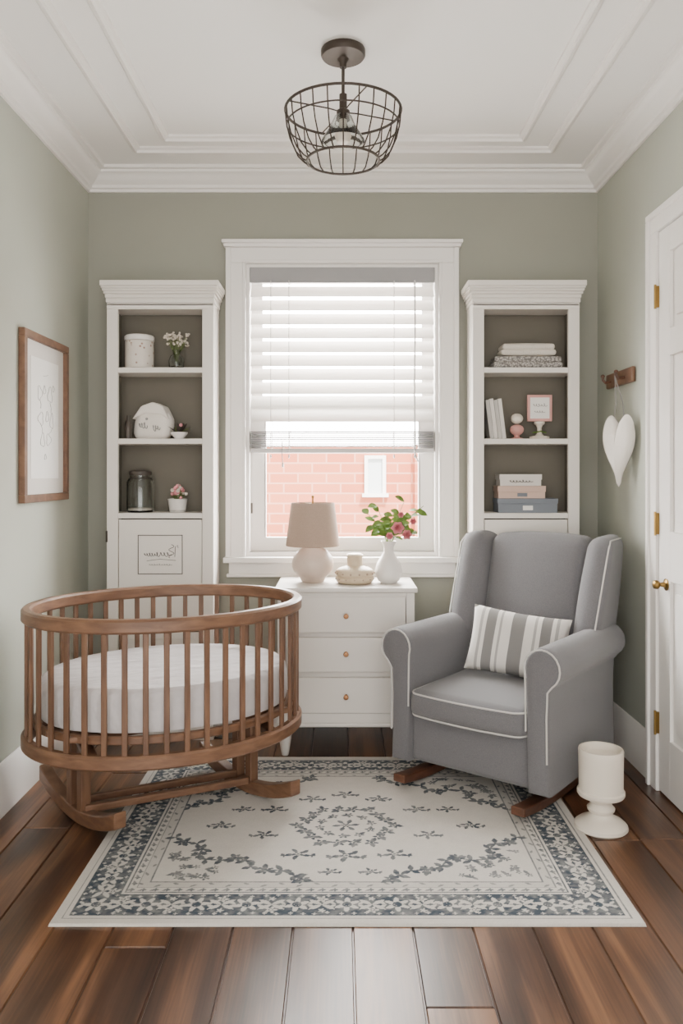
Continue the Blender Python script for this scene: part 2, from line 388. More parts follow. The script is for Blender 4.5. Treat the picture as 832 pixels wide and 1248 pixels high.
b.box(sx0+.0003,a0,.06,.095,.8203,1.52,'trim'); b.box(a1,sx1-.0003,.06,.095,.8203,1.52,'trim'); b.box(a0,a1,.06,.095,.8203,.885,'trim'); b.box(a0,a1,.06,.095,1.46,1.52,'trim')
b.box(a0,a0+.007,.07,.0945,.885,1.46,'trim');b.box(a1-.007,a1,.07,.0945,.885,1.46,'trim')
b.box(sx0+.0003,sx0+.05,.1,.13,1.46,2.16,'trim'); b.box(sx1-.05,sx1-.0003,.1,.13,1.46,2.16,'trim'); b.box(sx0+.05,sx1-.05,.1,.13,2.11,2.16,'trim'); b.box(sx0+.05,sx1-.05,.1,.13,1.46,1.5,'trim')
b.build('sash',g)
b=MB(); b.box(sx0+.0005,sx0+.009,.05,.0595,1.0,1.05,'gap'); b.build('latch',g)
g=group('window_blind',(0,0,0))
b=MB(); bx0,bx1=WX0+.02,WX1-.02
b.box(bx0-.003,bx1+.003,.0,.055,2.10,2.16,'rail'); b.box(bx0-.003,bx1+.003,-.004,-.0003,2.09,2.162,'rail'); b.build('headrail',g,bevel=.0015)
b=MB(); zz=2.056; yc=.028; tilt=math.radians(48); w=.040
while zz>1.41:
    pr=[]
    for i in range(7):
        t=-1+2*i/6; u=t*w; c=.004*(1-t*t)
        pr.append((yc+u*math.cos(tilt)+c*math.sin(tilt)*-1, zz+u*math.sin(tilt)+c*math.cos(tilt)))
    pr2=[(y,z-.0025) for y,z in pr[::-1]]
    b.prism(pr+pr2,bx0,bx1,'slat','yz'); zz-=.0655
b.build('slats',g)
b=MB()
for i in range(9): b.box(bx0,bx1,yc-.025,yc+.025,1.315+i*.0088,1.315+i*.0088+.0045,'rail')
b.box(bx0,bx1,yc-.026,yc+.026,1.288,1.309,'railw'); b.build('stacked_slats',g,bevel=.001)
b=MB()
for px in (330,352,480,505):
    x=X(px,0); b.tube([(x,-.006,2.1),(x,-.006,1.29)],.0016,'railw')
    b.tube([(x,.0585,2.1),(x,.0585,1.29)],.0014,'railw')
    b.lathe([(0,-.012),(.004,-.010),(.0035,.004),(0,.006)],(x,-.006,1.275),'railw',10)
x=X(505,0); b.tube([(x,-.009,2.1),(x+.002,-.009,1.9),(x-.001,-.009,1.6),(x+.002,-.008,1.285),(x+.016,-.006,1.245)],.004,'railw')
x=X(344,0); b.tube([(x,-.008,1.34),(x-.001,-.009,1.28),(x+.002,-.009,1.24)],.002,'rail'); b.lathe([(0,-.016),(.005,-.013),(.004,.006),(0,.008)],(x+.002,-.009,1.235),'railw',10)
b.build('cords',g)
g=group('brick_building',(0,0,0))
b=MB(); b.box(-4,4,3.0,3.2,-1.5,1.42,'brick'); b.build('brick_wall',g)
b=MB()
for xa,xb,za,zb in ((.20,.38,1.02,1.34),(-1.4,-1.1,.7,1.34),(1.2,1.5,.7,1.34)):
    b.box(xa,xb,2.96,2.999,zb-.03,zb,'trim'); b.box(xa-.02,xb+.02,2.93,2.999,za-.03,za,'trim'); b.box(xa,xa+.03,2.96,2.999,za,zb-.03,'trim'); b.box(xb-.03,xb,2.96,2.999,za,zb-.03,'trim'); b.box(xa+.03,xb-.03,2.985,2.999,za,zb-.03,'outglass')
b.build('facade_window',g)
b=MB(); b.box(-.45,.55,2.90,2.999,.40,.44,'brick'); b.box(.62,.70,2.92,2.999,-1.5,1.42,'brick'); b.build('facade_ledge',g)
# ------------------------------------------------------------ bookcases
def bookcase(name,x0,x1):
    cx=(x0+x1)/2; hw=(x1-x0)/2; g=group(name,(cx,0,0)); yf,yb=-.20,-.022; st=.05
    b=MB()
    b.box(-hw+.001,-hw+.018,yf+.02,yb,0,1.932,'case'); b.box(hw-.018,hw-.001,yf+.02,yb,0,1.932,'case')
    b.box(-hw,-hw+st,yf,yf+.02,.0,1.925,'case'); b.box(hw-st,hw,yf,yf+.02,.0,1.925,'case')
    b.box(-hw,hw,yf,yf+.02,1.925,1.95,'case')
    b.box(-hw+.001,hw-.001,yf+.02,yb,1.932,1.95,'case')
    for z in (1.642,1.323,.99): b.box(-hw+.02,hw-.02,yf+.006,yb-.008,z,z+.024,'case')
    b.build('carcass',g,bevel=.0015)
    b=MB(); b.box(-hw+.018,hw-.018,yb-.008,yb-.001,.02,1.93,'taupe')
    b.box(-hw+.0182,-hw+.0195,yf+.021,yb-.008,1.015,1.93,'taupe'); b.box(hw-.0195,hw-.0182,yf+.021,yb-.008,1.015,1.93,'taupe'); b.build('back_panel',g,weld=False)
    b=MB(); lay=[(0,1.9405,1.955),(.004,1.955,1.975),(.007,1.975,1.992),(.013,1.992,2.005),(.018,2.005,2.016),(.022,2.016,2.026),(.026,2.026,2.05)]
    for o,a,c in lay: b.box(-hw-o,hw+o,yf-o,yb,a,c,'case')
    b.build('cornice',g,bevel=.003)
    b=MB(); ins=st+.003
    b.box(-hw+ins,hw-ins,yf+.004,yf+.018,.49,.985,'case'); b.box(-hw+ins,hw-ins,yf+.004,yf+.018,.10,.48,'case')
    for (a,c) in ((.10,.48),):
        b.box(-hw+ins,-hw+ins+.03,yf-.002,yf+.004,a,c,'case'); b.box(hw-ins-.03,hw-ins,yf-.002,yf+.004,a,c,'case')
        b.box(-hw+ins+.03,hw-ins-.03,yf-.002,yf+.004,a,a+.03,'case'); b.box(-hw+ins+.03,hw-ins-.03,yf-.002,yf+.004,c-.03,c,'case')
    b.box(-hw+st+.001,hw-st-.001,yf+.001,yf+.019,0,.095,'case')
    b.build('doors',g,bevel=.002)
    b=MB(); b.sphere((hw-.07,yf-.014,.40),.011,'copper',10)
    b.box(-hw-.003,-hw+.004,yf-.006,yf-.0003,.885,.935,'bronze'); b.build('hardware',g)
    return g
def squig(b,fn,x0,x1,z,h,r,k,n=5,seed=1):
    pts=[]; N=n*14
    for i in range(N+1):
        t=i/N; ph=t*n*2*pi
        amp=h*(.35+.3*math.sin(t*n*1.7+seed)**2)*(1.7 if int(t*n)%3==seed%3 else 1)
        x=x0+(x1-x0)*t+ .35*(x1-x0)/n*math.cos(ph+.4)
        pts.append(fn(x,z+amp*math.sin(ph)))
    b.tube(pts,r,k,seg=5)
gl=bookcase('bookcase',X(130,-.2),X(260,-.2))
b=MB(); y=-.199; hx=.10; zc=Z(676,-.2); hz=.088
for q in ((-hx,hx,zc+hz-.003,zc+hz),(-hx,hx,zc-hz,zc-hz+.003),(-hx,-hx+.003,zc-hz,zc+hz),(hx-.003,hx,zc-hz,zc+hz)): b.box(q[0],q[1],y,y+.0025,q[2],q[3],'inkd')
squig(b,lambda x,z:(x,y+.001,z),-.072,-.005,zc+.0,.010,.0013,'inkd',6,2)
squig(b,lambda x,z:(x,y+.001,z),.0,.045,zc+.002,.012,.0013,'inkd',3,1)
b.tube([(.05+.012*math.sin(a*2.4),y+.001,zc+.045-.012*a) for a in np.linspace(0,5,16)],.0013,'inkd',seg=5)
b.tube([(.065,y+.001,zc-.01),(.068,y+.001,zc+.035),(.078,y+.001,zc+.042),(.08,y+.001,zc+.03)],.0013,'inkd',seg=5)
squig(b,lambda x,z:(x,y+.001,z),-.05,.05,zc-.045,.004,.0008,'ink',9,4)
b.tube([(-.06,y,zc-.028),(.0,y,zc-.02),(.07,y,zc-.026)],.001,'inkd',seg=5)
b.build('label_lettering',gl,weld=False)
gr=bookcase('bookcase.001',X(576,-.2),X(706,-.2))
S1,S2,S3=1.6665,1.3475,1.0145
yi=-.115
def sx(px): return X(px,yi)
b=MB(); b.lathe([(0,0),(.060,0),(.064,.004),(.064,.125),(.06,.129),(.0,.129)],(0,0,0),'can',40); b.lathe([(0,.129),(.066,.129),(.067,.133),(.067,.148),(.062,.153),(0,.154)],(0,0,0),'white',40)
b.build('storage_canister',loc=(sx(170),yi,S1))
g=group('dried_flower_vase',(sx(215),yi,S1))
b=MB(); b.lathe([(0,.0),(.028,0),(.034,.012),(.036,.04),(.028,.06),(.016,.07),(.018,.085),(.021,.088),(.018,.088),(.014,.07),(.025,.058),(.032,.04),(.03,.012),(.0,.006)],(0,0,0),'glass',28); b.build('glass_vase',g)
b=MB()
for i in range(34):
    a=random.random()*2*pi; r=random.uniform(.01,.06); top=(r*math.cos(a),r*.5*math.sin(a),random.uniform(.11,.165)); b.tube([(0,0,.02),(top[0]*.3,top[1]*.3,.08),top],.0009,'stem',seg=4)
    for j in range(3): b.sphere((top[0]+random.uniform(-.008,.008),top[1]+random.uniform(-.006,.006),top[2]+random.uniform(-.006,.006)),.005,'dry',5)
b.build('flowers',g)
g=group('plush_toy_house',(sx(185),yi+.02,S2+.001),-.1)
b=MB()
def hs(x,y,z): 
    return (x*(1-.25*max(0,z-.08)/.1)+ (z*.12),y,z)
b.rbox((0,0,.06),(.16,.09,.12),.03,'plush',bulge=(.01,.01,.02),fn=hs,n=6); b.build('body',g)
b=MB()
b.prism([(-.084,.088),(-.04,.150),(.015,.168),(.06,.15),(.092,.085),(.05,.11),(-.02,.115)],-.05,.05,'plush','xz')
b.build('roof',g,bevel=.008)
b=MB()
squig(b,lambda x,z:(x,-.058,z),-.045,-.01,.06,.02,.0018,'ink',3,2); squig(b,lambda x,z:(x,-.058,z),.02,.05,.05,.016,.0018,'ink',3,3); b.sphere((-.01,-.057,.09),.006,'ink',6); b.build('print',g)
b=MB(); b.lathe([(0,0),(.014,0),(.016,.03),(.016,.07),(.008,.085),(.008,.105),(0,.105)],(0,0,0),'dark',20); b.build('dark_bottle',loc=(sx(158)+.006,yi-.045,S2))
g=group('potted_succulent',(sx(219)+.004,yi-.035,S2))
b=MB(); b.lathe([(0,0),(.018,0),(.022,.006),(.036,.02),(.039,.03),(.036,.03),(.02,.012),(0,.01)],(0,0,0),'white',28); b.lathe([(0,.018),(.034,.022),(.0,.03)],(0,0,0),'dark',20); b.build('bowl',g)
b=MB()
for i in range(30):
    a=random.random()*2*pi; e=random.uniform(.4,1.4); b.leaf((0.01*math.cos(a),.01*math.sin(a),.024),(math.cos(a)*math.cos(e),math.sin(a)*math.cos(e),math.sin(e)),random.uniform(.035,.06),.017,'stem' if i%3==0 else 'dark')
b.sphere((.012,-.02,.062),.008,'pink',6); b.build('leaves',g)
g=group('glass_jar',(sx(171),yi,S3))
b=MB(); b.lathe([(0,0),(.055,0),(.061,.006),(.062,.02),(.062,.135),(.055,.15),(.045,.158),(.045,.168),(.041,.168),(.041,.156),(.056,.133),(.057,.02),(.055,.008),(0,.006)],(0,0,0),'glass',36); b.build('jar_body',g)
b=MB(); b.lathe([(0,.168),(.05,.168),(.052,.172),(.052,.184),(.044,.19),(.02,.194),(0,.195)],(0,0,0),'dark',32); b.lathe([(0,.01),(.054,.01),(.054,.018),(0,.022)],(0,0,0),'dry',24)
b.tube([(.05*math.cos(a),.05*math.sin(a),.155) for a in np.linspace(0,2*pi,24,endpoint=False)],.0022,'dark',True); b.build('lid',g)
g=group('potted_flowers',(sx(217),yi-.01,S3))
b=MB(); b.lathe([(0,0),(.034,0),(.037,.004),(.044,.058),(.046,.06),(.041,.062),(.036,.05),(0,.05)],(0,0,0),'white',28); b.lathe([(.0375,.004),(.0385,.02)],(0,0,0),'book',28); b.build('pot',g)
b=MB()
for i in range(36):
    a=random.random()*2*pi; r=random.uniform(0,.042); p=(r*math.cos(a),r*math.sin(a),random.uniform(.085,.125)-r*.5); b.tube([(p[0]*.4,p[1]*.4,.048),p],.001,'stem',seg=4)
    b.sphere(p,random.uniform(.006,.009),'pink' if i%3 else 'dry',6)
    b.leaf((p[0]*.5,p[1]*.5,.06),(math.cos(a),math.sin(a),.9),.035,.014,'stem')
b.build('flowers',g)
b=MB()
for i in range(2): b.rbox((0,0,.014+i*.025),(.315-.01*i,.12,.027),.0125,'knitp',bulge=(0,0,.004),n=8)
b.build('folded_blanket',loc=(X(640,yi),yi,S1+.001))
b=MB(); 
for i in range(2): b.rbox((0,0,.014+i*.025),(.25-.012*i,.11,.027),.0125,'knitw',bulge=(0,0,.005),n=8)
b.build('folded_blanket.001',loc=(X(641,yi),yi,S1+.0585))
b=MB()
for i in range(4):
    b.T=Matrix.Translation((i*.0185,0,0))@Matrix.Rotation(math.radians(-7),4,'Y'); hh=.175+.006*(i%2)
    b.box(-.008,-.0065,-.05,.05,0,hh,'book'); b.box(.0065,.008,-.05,.05,0,hh,'book'); b.box(-.0085,.0085,-.052,-.05,0,hh,'boxw' if i%2 else 'book'); b.box(-.0065,.0065,-.05,.045,.003,hh-.003,'paper')
b.build('row_of_books',loc=(sx(591)+.022,yi,S2+.0012),weld=False)
g=group('bud_vase',(sx(629),yi-.01,S2))
b=MB(); b.lathe([(0,0),(.028,0),(.028,.004),(.012,.008),(.012,.018),(.022,.024),(.03,.034),(.032,.046),(.026,.058),(.012,.066),(0,.066)],(0,0,0),'pinkp',28)
b.sphere((0,0,.093),.028,'cream',12,(1,1,.85)); b.build('pink_stand',g)
g=group('tabletop_picture_frame',(sx(657),yi,S2))
b=MB(); b.box(-.056,.056,-.008,.004,.082,.202,'pinkp'); b.box(-.044,.044,-.0095,-.008,.094,.190,'paper'); b.build('frame',g,bevel=.001)
b=MB(); squig(b,lambda x,z:(x,-.0105,z),-.03,.03,.155,.008,.001,'ink',5,1); squig(b,lambda x,z:(x,-.0105,z),-.025,.02,.125,.006,.001,'ink',4,2); b.build('lettering',g)
b=MB(); b.lathe([(0,0),(.042,0),(.044,.005),(.044,.012),(.02,.017),(.012,.025),(.010,.05),(.014,.062),(.024,.07),(.024,.080),(0,.081)],(0,0,0),'cream',28); b.tube([(-.03,0,.03),(0,-.03,.035),(.03,0,.03)],.003,'leaf',seg=6); b.build('stand',g)
b=MB(); b.box(-.125,.14,-.065,.05,0,.042,'boxb'); b.box(-.128,.143,-.068,.053,.042,.064,'boxb'); b.box(-.015,.03,-.0665,-.065,.012,.032,'paper'); b.build('storage_box',loc=(sx(637),yi,S3),bevel=.001)
b=MB(); b.box(-.105,.105,-.06,.045,0,.030,'boxp'); b.box(-.108,.108,-.063,.048,.03,.056,'boxp'); b.box(-.02,.025,-.0615,-.06,.008,.024,'boxb'); b.build('storage_box.001',loc=(sx(632),yi,S3+.0645),bevel=.001)
b=MB(); b.box(-.092,.092,-.055,.04,0,.028,'boxw'); b.box(-.095,.095,-.058,.043,.028,.052,'boxw'); squig(b,lambda x,z:(x,-.0595,z),-.05,.05,.02,.006,.0012,'inkd',7,1); b.build('storage_box.002',loc=(sx(631),yi,S3+.121),weld=False)
# ------------------------------------------------------------ dresser
dy=-.42; g=group('dresser',(0,0,0))
x0,x1=X(338,dy),X(505,dy)
b=MB(); b.box(x0,x1,dy+.018,-.08,.145,.692,'dress')
b.box(x0,x0+.035,dy,dy+.018,.145,.692,'dress'); b.box(x1-.035,x1,dy,dy+.018,.145,.692,'dress'); b.box(x0+.035,x1-.035,dy,dy+.018,.672,.692,'dress'); b.box(x0+.035,x1-.035,dy,dy+.018,.145,.185,'dress')
b.box(x0-.004,x1+.004,dy-.004,-.08,.13,.145,'dress'); b.build('body',g,bevel=.002)
b=MB(); b.box(x0-.012,x1+.012,dy-.015,-.07,.692,.713,'dress'); b.build('top',g,bevel=.005)
b=MB()
for a,c in ((727,771),(777,819),(826,869)):
    zt,zb=Z(a,dy),Z(c,dy); b.box(x0+.038,x1-.038,dy-.005,dy+.0179,zb,zt,'dress')
b.build('drawers',g,bevel=.003)
b=MB()
for py in (750,796,848):
    z=Z(py,dy); b.T=Matrix.Translation(((x0+x1)/2,dy-.005,z))@Matrix.Rotation(pi/2,4,'X'); b.lathe([(0,0),(.008,0),(.005,.004),(.005,.012),(.010,.016),(.011,.022),(.008,.026),(0,.027)],(0,0,0),'copper',20)
b.build('knobs',g)
b=MB()
for x in (x0+.03,x1-.03):
    for y in (dy+.035,-.12): b.lathe([(0,0),(.014,0),(.016,.006),(.02,.03),(.026,.07),(.028,.10),(.02,.11),(.03,.118),(.03,.13),(0,.13)],(x,y,0),'dress',20)
b.build('feet',g)
TZ=.7135
yl=-.25
g=group('table_lamp',(X(381,yl),yl,TZ))
b=MB(); pr=[(0,0),(.045,0),(.05,.004)]
for i in range(1,20):
    a=-pi/2+.55+(pi-.55-.3)*i/19; pr.append((.092*math.cos(a)*1.0,.082+.078*math.sin(a)))
pr+=[(.02,.16),(.017,.168),(.012,.172),(0,.172)]
b.lathe(pr,(0,0,0),'lampb',40); b.build('base',g)
b=MB(); b.tube([(0,0,.17),(0,0,.36)],.004,'brass'); b.lathe([(0,.36),(.004,.36),(.003,.366),(.006,.372),(.005,.38),(0,.384)],(0,0,0),'brass',14)
for a in (0,2*pi/3,4*pi/3): b.tube([(0,0,.345),(.088*math.cos(a),.088*math.sin(a),.345)],.0015,'brass',seg=6)
b.build('stem',g)
b=MB(); b.lathe([(.117,.160),(.119,.162),(.0955,.347),(.0935,.349),(.092,.346),(.1155,.162),(.117,.160)],(0,0,0),'shade',56); b.build('shade',g)
g=group('ceramic_jar',(X(432,yl),yl-.03,TZ))
b=MB(); b.lathe([(0,0),(.066,0),(.078,.006),(.084,.018),(.085,.026),(.078,.031),(.078,.034),(.083,.038),(.083,.052),(.078,.060),(.062,.068),(.048,.072),(.038,.076),(.034,.084),(.034,.112),(.037,.116),(.037,.122),(.03,.128),(.02,.128),(0,.126)],(0,0,0),'tan',44)
for i in range(14):
    a=2*pi*i/14; b.sphere((.0835*math.cos(a),.0835*math.sin(a),.045),.0045,'shade',6)
    b.sphere((.084*math.cos(a+.2),.084*math.sin(a+.2),.021),.0035,'shade',6)
b.build('jar',g)
g=group('flower_vase',(X(473,yl),yl-.02,TZ))
b=MB(); b.lathe([(0,0),(.034,0),(.046,.01),(.058,.035),(.060,.055),(.052,.085),(.034,.115),(.022,.135),(.022,.155),(.034,.182),(.031,.182),(.018,.155),(.018,.13),(.0,.11)],(0,0,0),'white',40); b.build('vase',g)
b=MB(); rnd=random.Random(5)
tips=[(-.09,.0,.30),(-.05,.03,.335),(.02,-.02,.31),(.07,.02,.355),(.12,0,.31),(.155,.02,.335),(-.03,-.04,.26),(.06,-.05,.26),(-.07,-.02,.25),(.10,-.03,.22)]
for tpt in tips:
    P0=Vector((0,0,.15)); P2=Vector(tpt); P1=Vector((P2.x*.25,P2.y*.25,.24)); pts=[P0*(1-t)**2+P1*2*t*(1-t)+P2*t*t for t in np.linspace(0,1,9)]
    b.tube(pts,.0016,'stem',seg=5)
    for i in range(3,9):
        for sgn in (-1,1):
            if rnd.random()<.6:
                d=Vector((sgn*rnd.uniform(.4,1),rnd.uniform(-.9,.4),rnd.uniform(-.3,.7))); b.leaf(pts[i],d,rnd.uniform(.032,.058),rnd.uniform(.022,.034),'leaf',.2,up=(rnd.uniform(-.5,.5),-.8,.6))
b.build('leaves',g)
b=MB()
for c,r in (((.035,-.07,.245),.030),((.075,-.06,.215),.024),((.0,-.07,.21),.018),((.105,-.03,.27),.016),((.05,-.05,.30),.015)):
    for L_ in range(3):
        for i in range(6):
            a=2*pi*i/6+L_*.5; e=.1+.45*L_; b.leaf(Vector(c),(math.cos(a)*math.cos(e),-math.sin(e),math.sin(a)*math.cos(e)),r,r*.9,'pink',-.3,up=(0,-1,0.01))
b.build('blossoms',g)
# ------------------------------------------------------------ rug
def make_rug():
    xa,xb,ya,yb=-.77,.805,-1.68,-.43; cx,cy=(xa+xb)/2,(ya+yb)/2; hx,hy=(xb-xa)/2,(yb-ya)/2
    res=.0025; nx=int(2*hx/res)+1; ny=int(2*hy/res)+1
    xs=np.linspace(-hx,hx,nx); ys=np.linspace(-hy,hy,ny); XX,YY=np.meshgrid(xs,ys); D=np.zeros_like(XX)
    rs=np.random.RandomState(3)
    def win(x,y,r):
        i0,i1=np.searchsorted(xs,[x-r,x+r]); j0,j1=np.searchsorted(ys,[y-r,y+r]); return slice(j0,j1),slice(i0,i1)
    def put(mask,w,val):
        D[w]=np.where(mask,val,D[w])
    def flower(x,y,r,val,n=5,hole=True,ph=0):
        w=win(x,y,r*1.1); dx=XX[w]-x; dy_=YY[w]-y; rr=np.hypot(dx,dy_); th=np.arctan2(dy_,dx)+ph
        m=rr<r*(.72+.28*np.cos(n*th)); 
        if hole: m&=~((rr>r*.22)&(rr<r*.36))
        put(m,w,val)
    def leaf(x,y,L,W,ang,val):
        w=win(x,y,L*1.1); dx=XX[w]-x; dy_=YY[w]-y; u=dx*math.cos(ang)+dy_*math.sin(ang); v=-dx*math.sin(ang)+dy_*math.cos(ang)
        t=np.clip(u/L,0,1); m=(u>0)&(u<L)&(np.abs(v)<W*.5*np.sin(pi*t)); put(m,w,val)
    def vine(pts,w_,val):
        for (xa_,ya_),(xb_,yb_) in zip(pts[:-1],pts[1:]):
            n=max(2,int(math.hypot(xb_-xa_,yb_-ya_)/.003))
            for t in np.linspace(0,1,n):
                x=xa_+(xb_-xa_)*t; y=ya_+(yb_-ya_)*t; w=win(x,y,w_*1.5); put(np.hypot(XX[w]-x,YY[w]-y)<w_,w,val)
    def sprig(x,y,s,ang,val=.9):
        flower(x,y,s*.55,val,5,True,ang)
        for k in (-2.4,-1.3,0,1.3,2.4): leaf(x+math.cos(ang+k)*s*.4,y+math.sin(ang+k)*s*.3,s*.7,s*.38,ang+k+.5,val)
        for k in (-1,1):
            ux=x+k*s*1.1; flower(ux,y-s*.25,s*.28,val*.9,4,False); leaf(ux,y-s*.25,s*.45,s*.25,pi/2-k*.6,val)
            vine([(x,y),(x+k*s*.6,y-s*.3),(ux,y-s*.25)],.0022,val)
    e=np.minimum(hx-np.abs(XX),hy-np.abs(YY))
    for a,c,v in ((.026,.030,.7),(.042,.152,.92),(.158,.163,.85),(.186,.190,.65)): D[(e>=a)&(e<c)]=v
    D[(e>.190)&(e<.216)]=.12; D[(e>.216)&(e<.220)]=.75
    def alongborder(off,step):
        L1=2*(hx-off); n=int(L1/step); out=[]
        for i in range(n+1):
            t=-(hx-off)+L1*i/n; out+=[(t,hy-off,0,i),(t,-(hy-off),pi,i)]
        L2=2*(hy-off); n=int(L2/step)
        for i in range(1,n): 
            t=-(hy-off)+L2*i/n; out+=[(hx-off,t,-pi/2,i),(-(hx-off),t,pi/2,i)]
        return out
    for (x,y,a,i) in alongborder(.097,.068):
        if i%2==0:
            flower(x,y,.037,.08,6,True,i); flower(x,y,.014,.95,5,False)
            for s in (-1,1): leaf(x+math.cos(a)*s*.03,y+math.sin(a)*s*.03,.026,.012,a+(0 if s>0 else pi)+.7*s,.12); leaf(x+math.cos(a)*s*.03,y+math.sin(a)*s*.03,.026,.010,a+(0 if s>0 else pi)-.7*s,.12)
        else:
            k=1 if (i//2)%2 else -1
            for s in (-1,1):
                leaf(x,y,.044,.015,a+s*.6*k,.12); leaf(x,y,.044,.015,a+pi+s*.6*k,.12)
            flower(x-math.sin(a)*k*.027,y+math.cos(a)*k*.027,.018,.1,5,True)
            flower(x+math.sin(a)*k*.030,y-math.cos(a)*k*.030,.011,.12,5,False)
    for (x,y,a,i) in alongborder(.053,.034): flower(x+rs.uniform(-.004,.004),y+rs.uniform(-.004,.004),.007,.2,4,False)
    for (x,y,a,i) in alongborder(.142,.034): flower(x+rs.uniform(-.004,.004),y+rs.uniform(-.004,.004),.007,.2,4,False)
    for (x,y,a,i) in alongborder(.175,.034): 
        flower(x,y,.010,.8,4,False); leaf(x,y,.018,.007,a+.3,.7)
    for (x,y,a,i) in alongborder(.203,.05): leaf(x,y,.022,.009,a+(.5 if i%2 else -.5),.65)
    fx,fy=hx-.235,hy-.235
    for sxn in (-1,1):
        for syn in (-1,1):
            def C(u,v): return (sxn*(fx-u),syn*(fy-v))
            path=[(.0,.27),(.03,.235),(.075,.225),(.10,.19),(.095,.15),(.12,.12),(.17,.115),(.21,.13),(.245,.115),(.265,.075),(.31,.055),(.36,.05),(.40,.02),(.42,.0)]
            vine([C(*p) for p in path],.0036,.88)
            for i,p in enumerate(path):
                x,y=C(*p); aa=rs.uniform(0,6)
                if i%3==1: flower(x,y,.026,.92,6,True,aa)
                for k in range(3): leaf(x,y,rs.uniform(.028,.042),.018,aa+2.1*k,.88)
            for _ in range(34):
                u,v=rs.uniform(0.01,.95,2)
                if u+v<.95:
                    x,y=C(.32*u,.20*v); flower(x,y,rs.uniform(.010,.018),.8,5,True,rs.uniform(0,6)); leaf(x,y,.032,.012,rs.uniform(0,6),.75)
    my=-.03
    for i in range(18):
        a=2*pi*i/18; r=.15+.012*math.cos(6*a); x,y=r*math.cos(a),my+r*.9*math.sin(a)
        flower(x,y,.024,.92,5,True,a); leaf(x,y,.038,.018,a+2.2,.85); leaf(x,y,.034,.016,a-.3,.85)
    for i in range(10):
        a=2*pi*i/10+.2; x,y=.088*math.cos(a),my+.08*math.sin(a); flower(x,y,.018,.9,5,True,a); leaf(x,y,.028,.013,a+1.8,.85)
    for i in range(6):
        a=2*pi*i/6; leaf(.014*math.cos(a),my+.014*math.sin(a),.034,.016,a+.2,.85)
    flower(0,my,.018,.9,6)
    for (x,y,s) in [(-.27,-.1,.036),(.27,-.1,.036),(-.15,-.235,.040),(.0,-.245,.046),(.15,-.235,.040),(-.25,.10,.036),(.25,.10,.036),(-.12,.19,.036),(.12,.19,.036),(0,.23,.038),(-.42,-.03,.036),(.42,-.03,.036),(-.05,-.345,.026),(.07,-.345,.026),(-.36,.10,.030),(.36,.1,.030)]:
        sprig(x,y,s,pi/2+rs.uniform(-.4,.4))
    def vn(c):
        gx=rs.rand(c+2,c+2); u=(XX+hx)/(2*hx)*c; v=(YY+hy)/(2*hy)*c; i=np.clip(u.astype(int),0,c); j=np.clip(v.astype(int),0,c); fu=u-i; fv=v-j
        return gx[j,i]*(1-fu)*(1-fv)+gx[j,i+1]*fu*(1-fv)+gx[j+1,i]*(1-fu)*fv+gx[j+1,i+1]*fu*fv
    N=.5*vn(120)+.3*vn(40)+.2*vn(260)
    D2=D*(.62+.65*N); D2+= .06*vn(60)
    c0=np.array(lin('#cbc6bf')[:3]); c1=np.array(lin('#323e4a')[:3]); D2=np.clip(D2,0,1)
    col=c0[None,None]*(1-D2[...,None])+c1[None,None]*D2[...,None]; col*= (.94+.1*rs.rand(ny,nx))[...,None]
    ZZ=np.full_like(XX,.007)+.0006*rs.rand(ny,nx)
    ZZ[0,:]=ZZ[-1,:]=.0005; ZZ[:,0]=ZZ[:,-1]=.0005
    V=np.stack([XX,YY,ZZ],-1).reshape(-1,3)
    idx=np.arange(nx*ny).reshape(ny,nx); F=np.stack([idx[:-1,:-1],idx[:-1,1:],idx[1:,1:],idx[1:,:-1]],-1).reshape(-1,4)
    me=bpy.data.meshes.new('area_rug'); me.vertices.add(len(V)); me.vertices.foreach_set('co',V.astype(np.float32).ravel())
    me.loops.add(F.size); me.loops.foreach_set('vertex_index',F.astype(np.int32).ravel()); me.polygons.add(len(F)); me.polygons.foreach_set('loop_start',(np.arange(len(F))*4).astype(np.int32))
    me.update(calc_edges=True)
    ca=me.color_attributes.new('Col','FLOAT_COLOR','POINT'); cc=np.concatenate([col.reshape(-1,3),np.ones((nx*ny,1))],1).astype(np.float32); ca.data.foreach_set('color',cc.ravel())
    me.materials.append(M['rug']); ob=bpy.data.objects.new('area_rug',me); bpy.context.collection.objects.link(ob); ob.location=(cx,cy,0)
make_rug()
RZ=.0085
# ------------------------------------------------------------ crib
g=group('crib',(-.614,-.93,RZ),math.radians(26))
A,B=.472,.372
def ell(a,b_,th): return (a*math.cos(th),b_*math.sin(th))
def ering(b,a,bb,w,z0,z1,k,r=.004,N=96):
    vs=[];fs=[]
    prof=[(-w/2,z0+r),(-w/2+r,z0),(w/2-r,z0),(w/2,z0+r),(w/2,z1-r),(w/2-r,z1),(-w/2+r,z1),(-w/2,z1-r)]
    n=len(prof)
    for i in range(N):
        th=2*pi*i/N; x,y=ell(a,bb,th); nx_,ny_=math.cos(th)/a,math.sin(th)/bb; l=math.hypot(nx_,ny_); nx_/=l; ny_/=l
        for o,z in prof: vs.append((x+nx_*o,y+ny_*o,z))
    for i in range(N):
        for j in range(n): fs.append((i*n+j,((i+1)%N)*n+j,((i+1)%N)*n+(j+1)%n,i*n+(j+1)%n))
    b.add(vs,fs,k)
b=MB(); ering(b,A,B,.034,.690,.735,'criblong',.007); b.build('top_rail',g)
b=MB(); ering(b,A,B,.034,.270,.316,'criblong',.007); b.build('bottom_rail',g)
b=MB(); ering(b,A-.03,B-.03,.02,.340,.366,'criblong',.004); b.build('mattress_support_rail',g)
b=MB()
NB=42
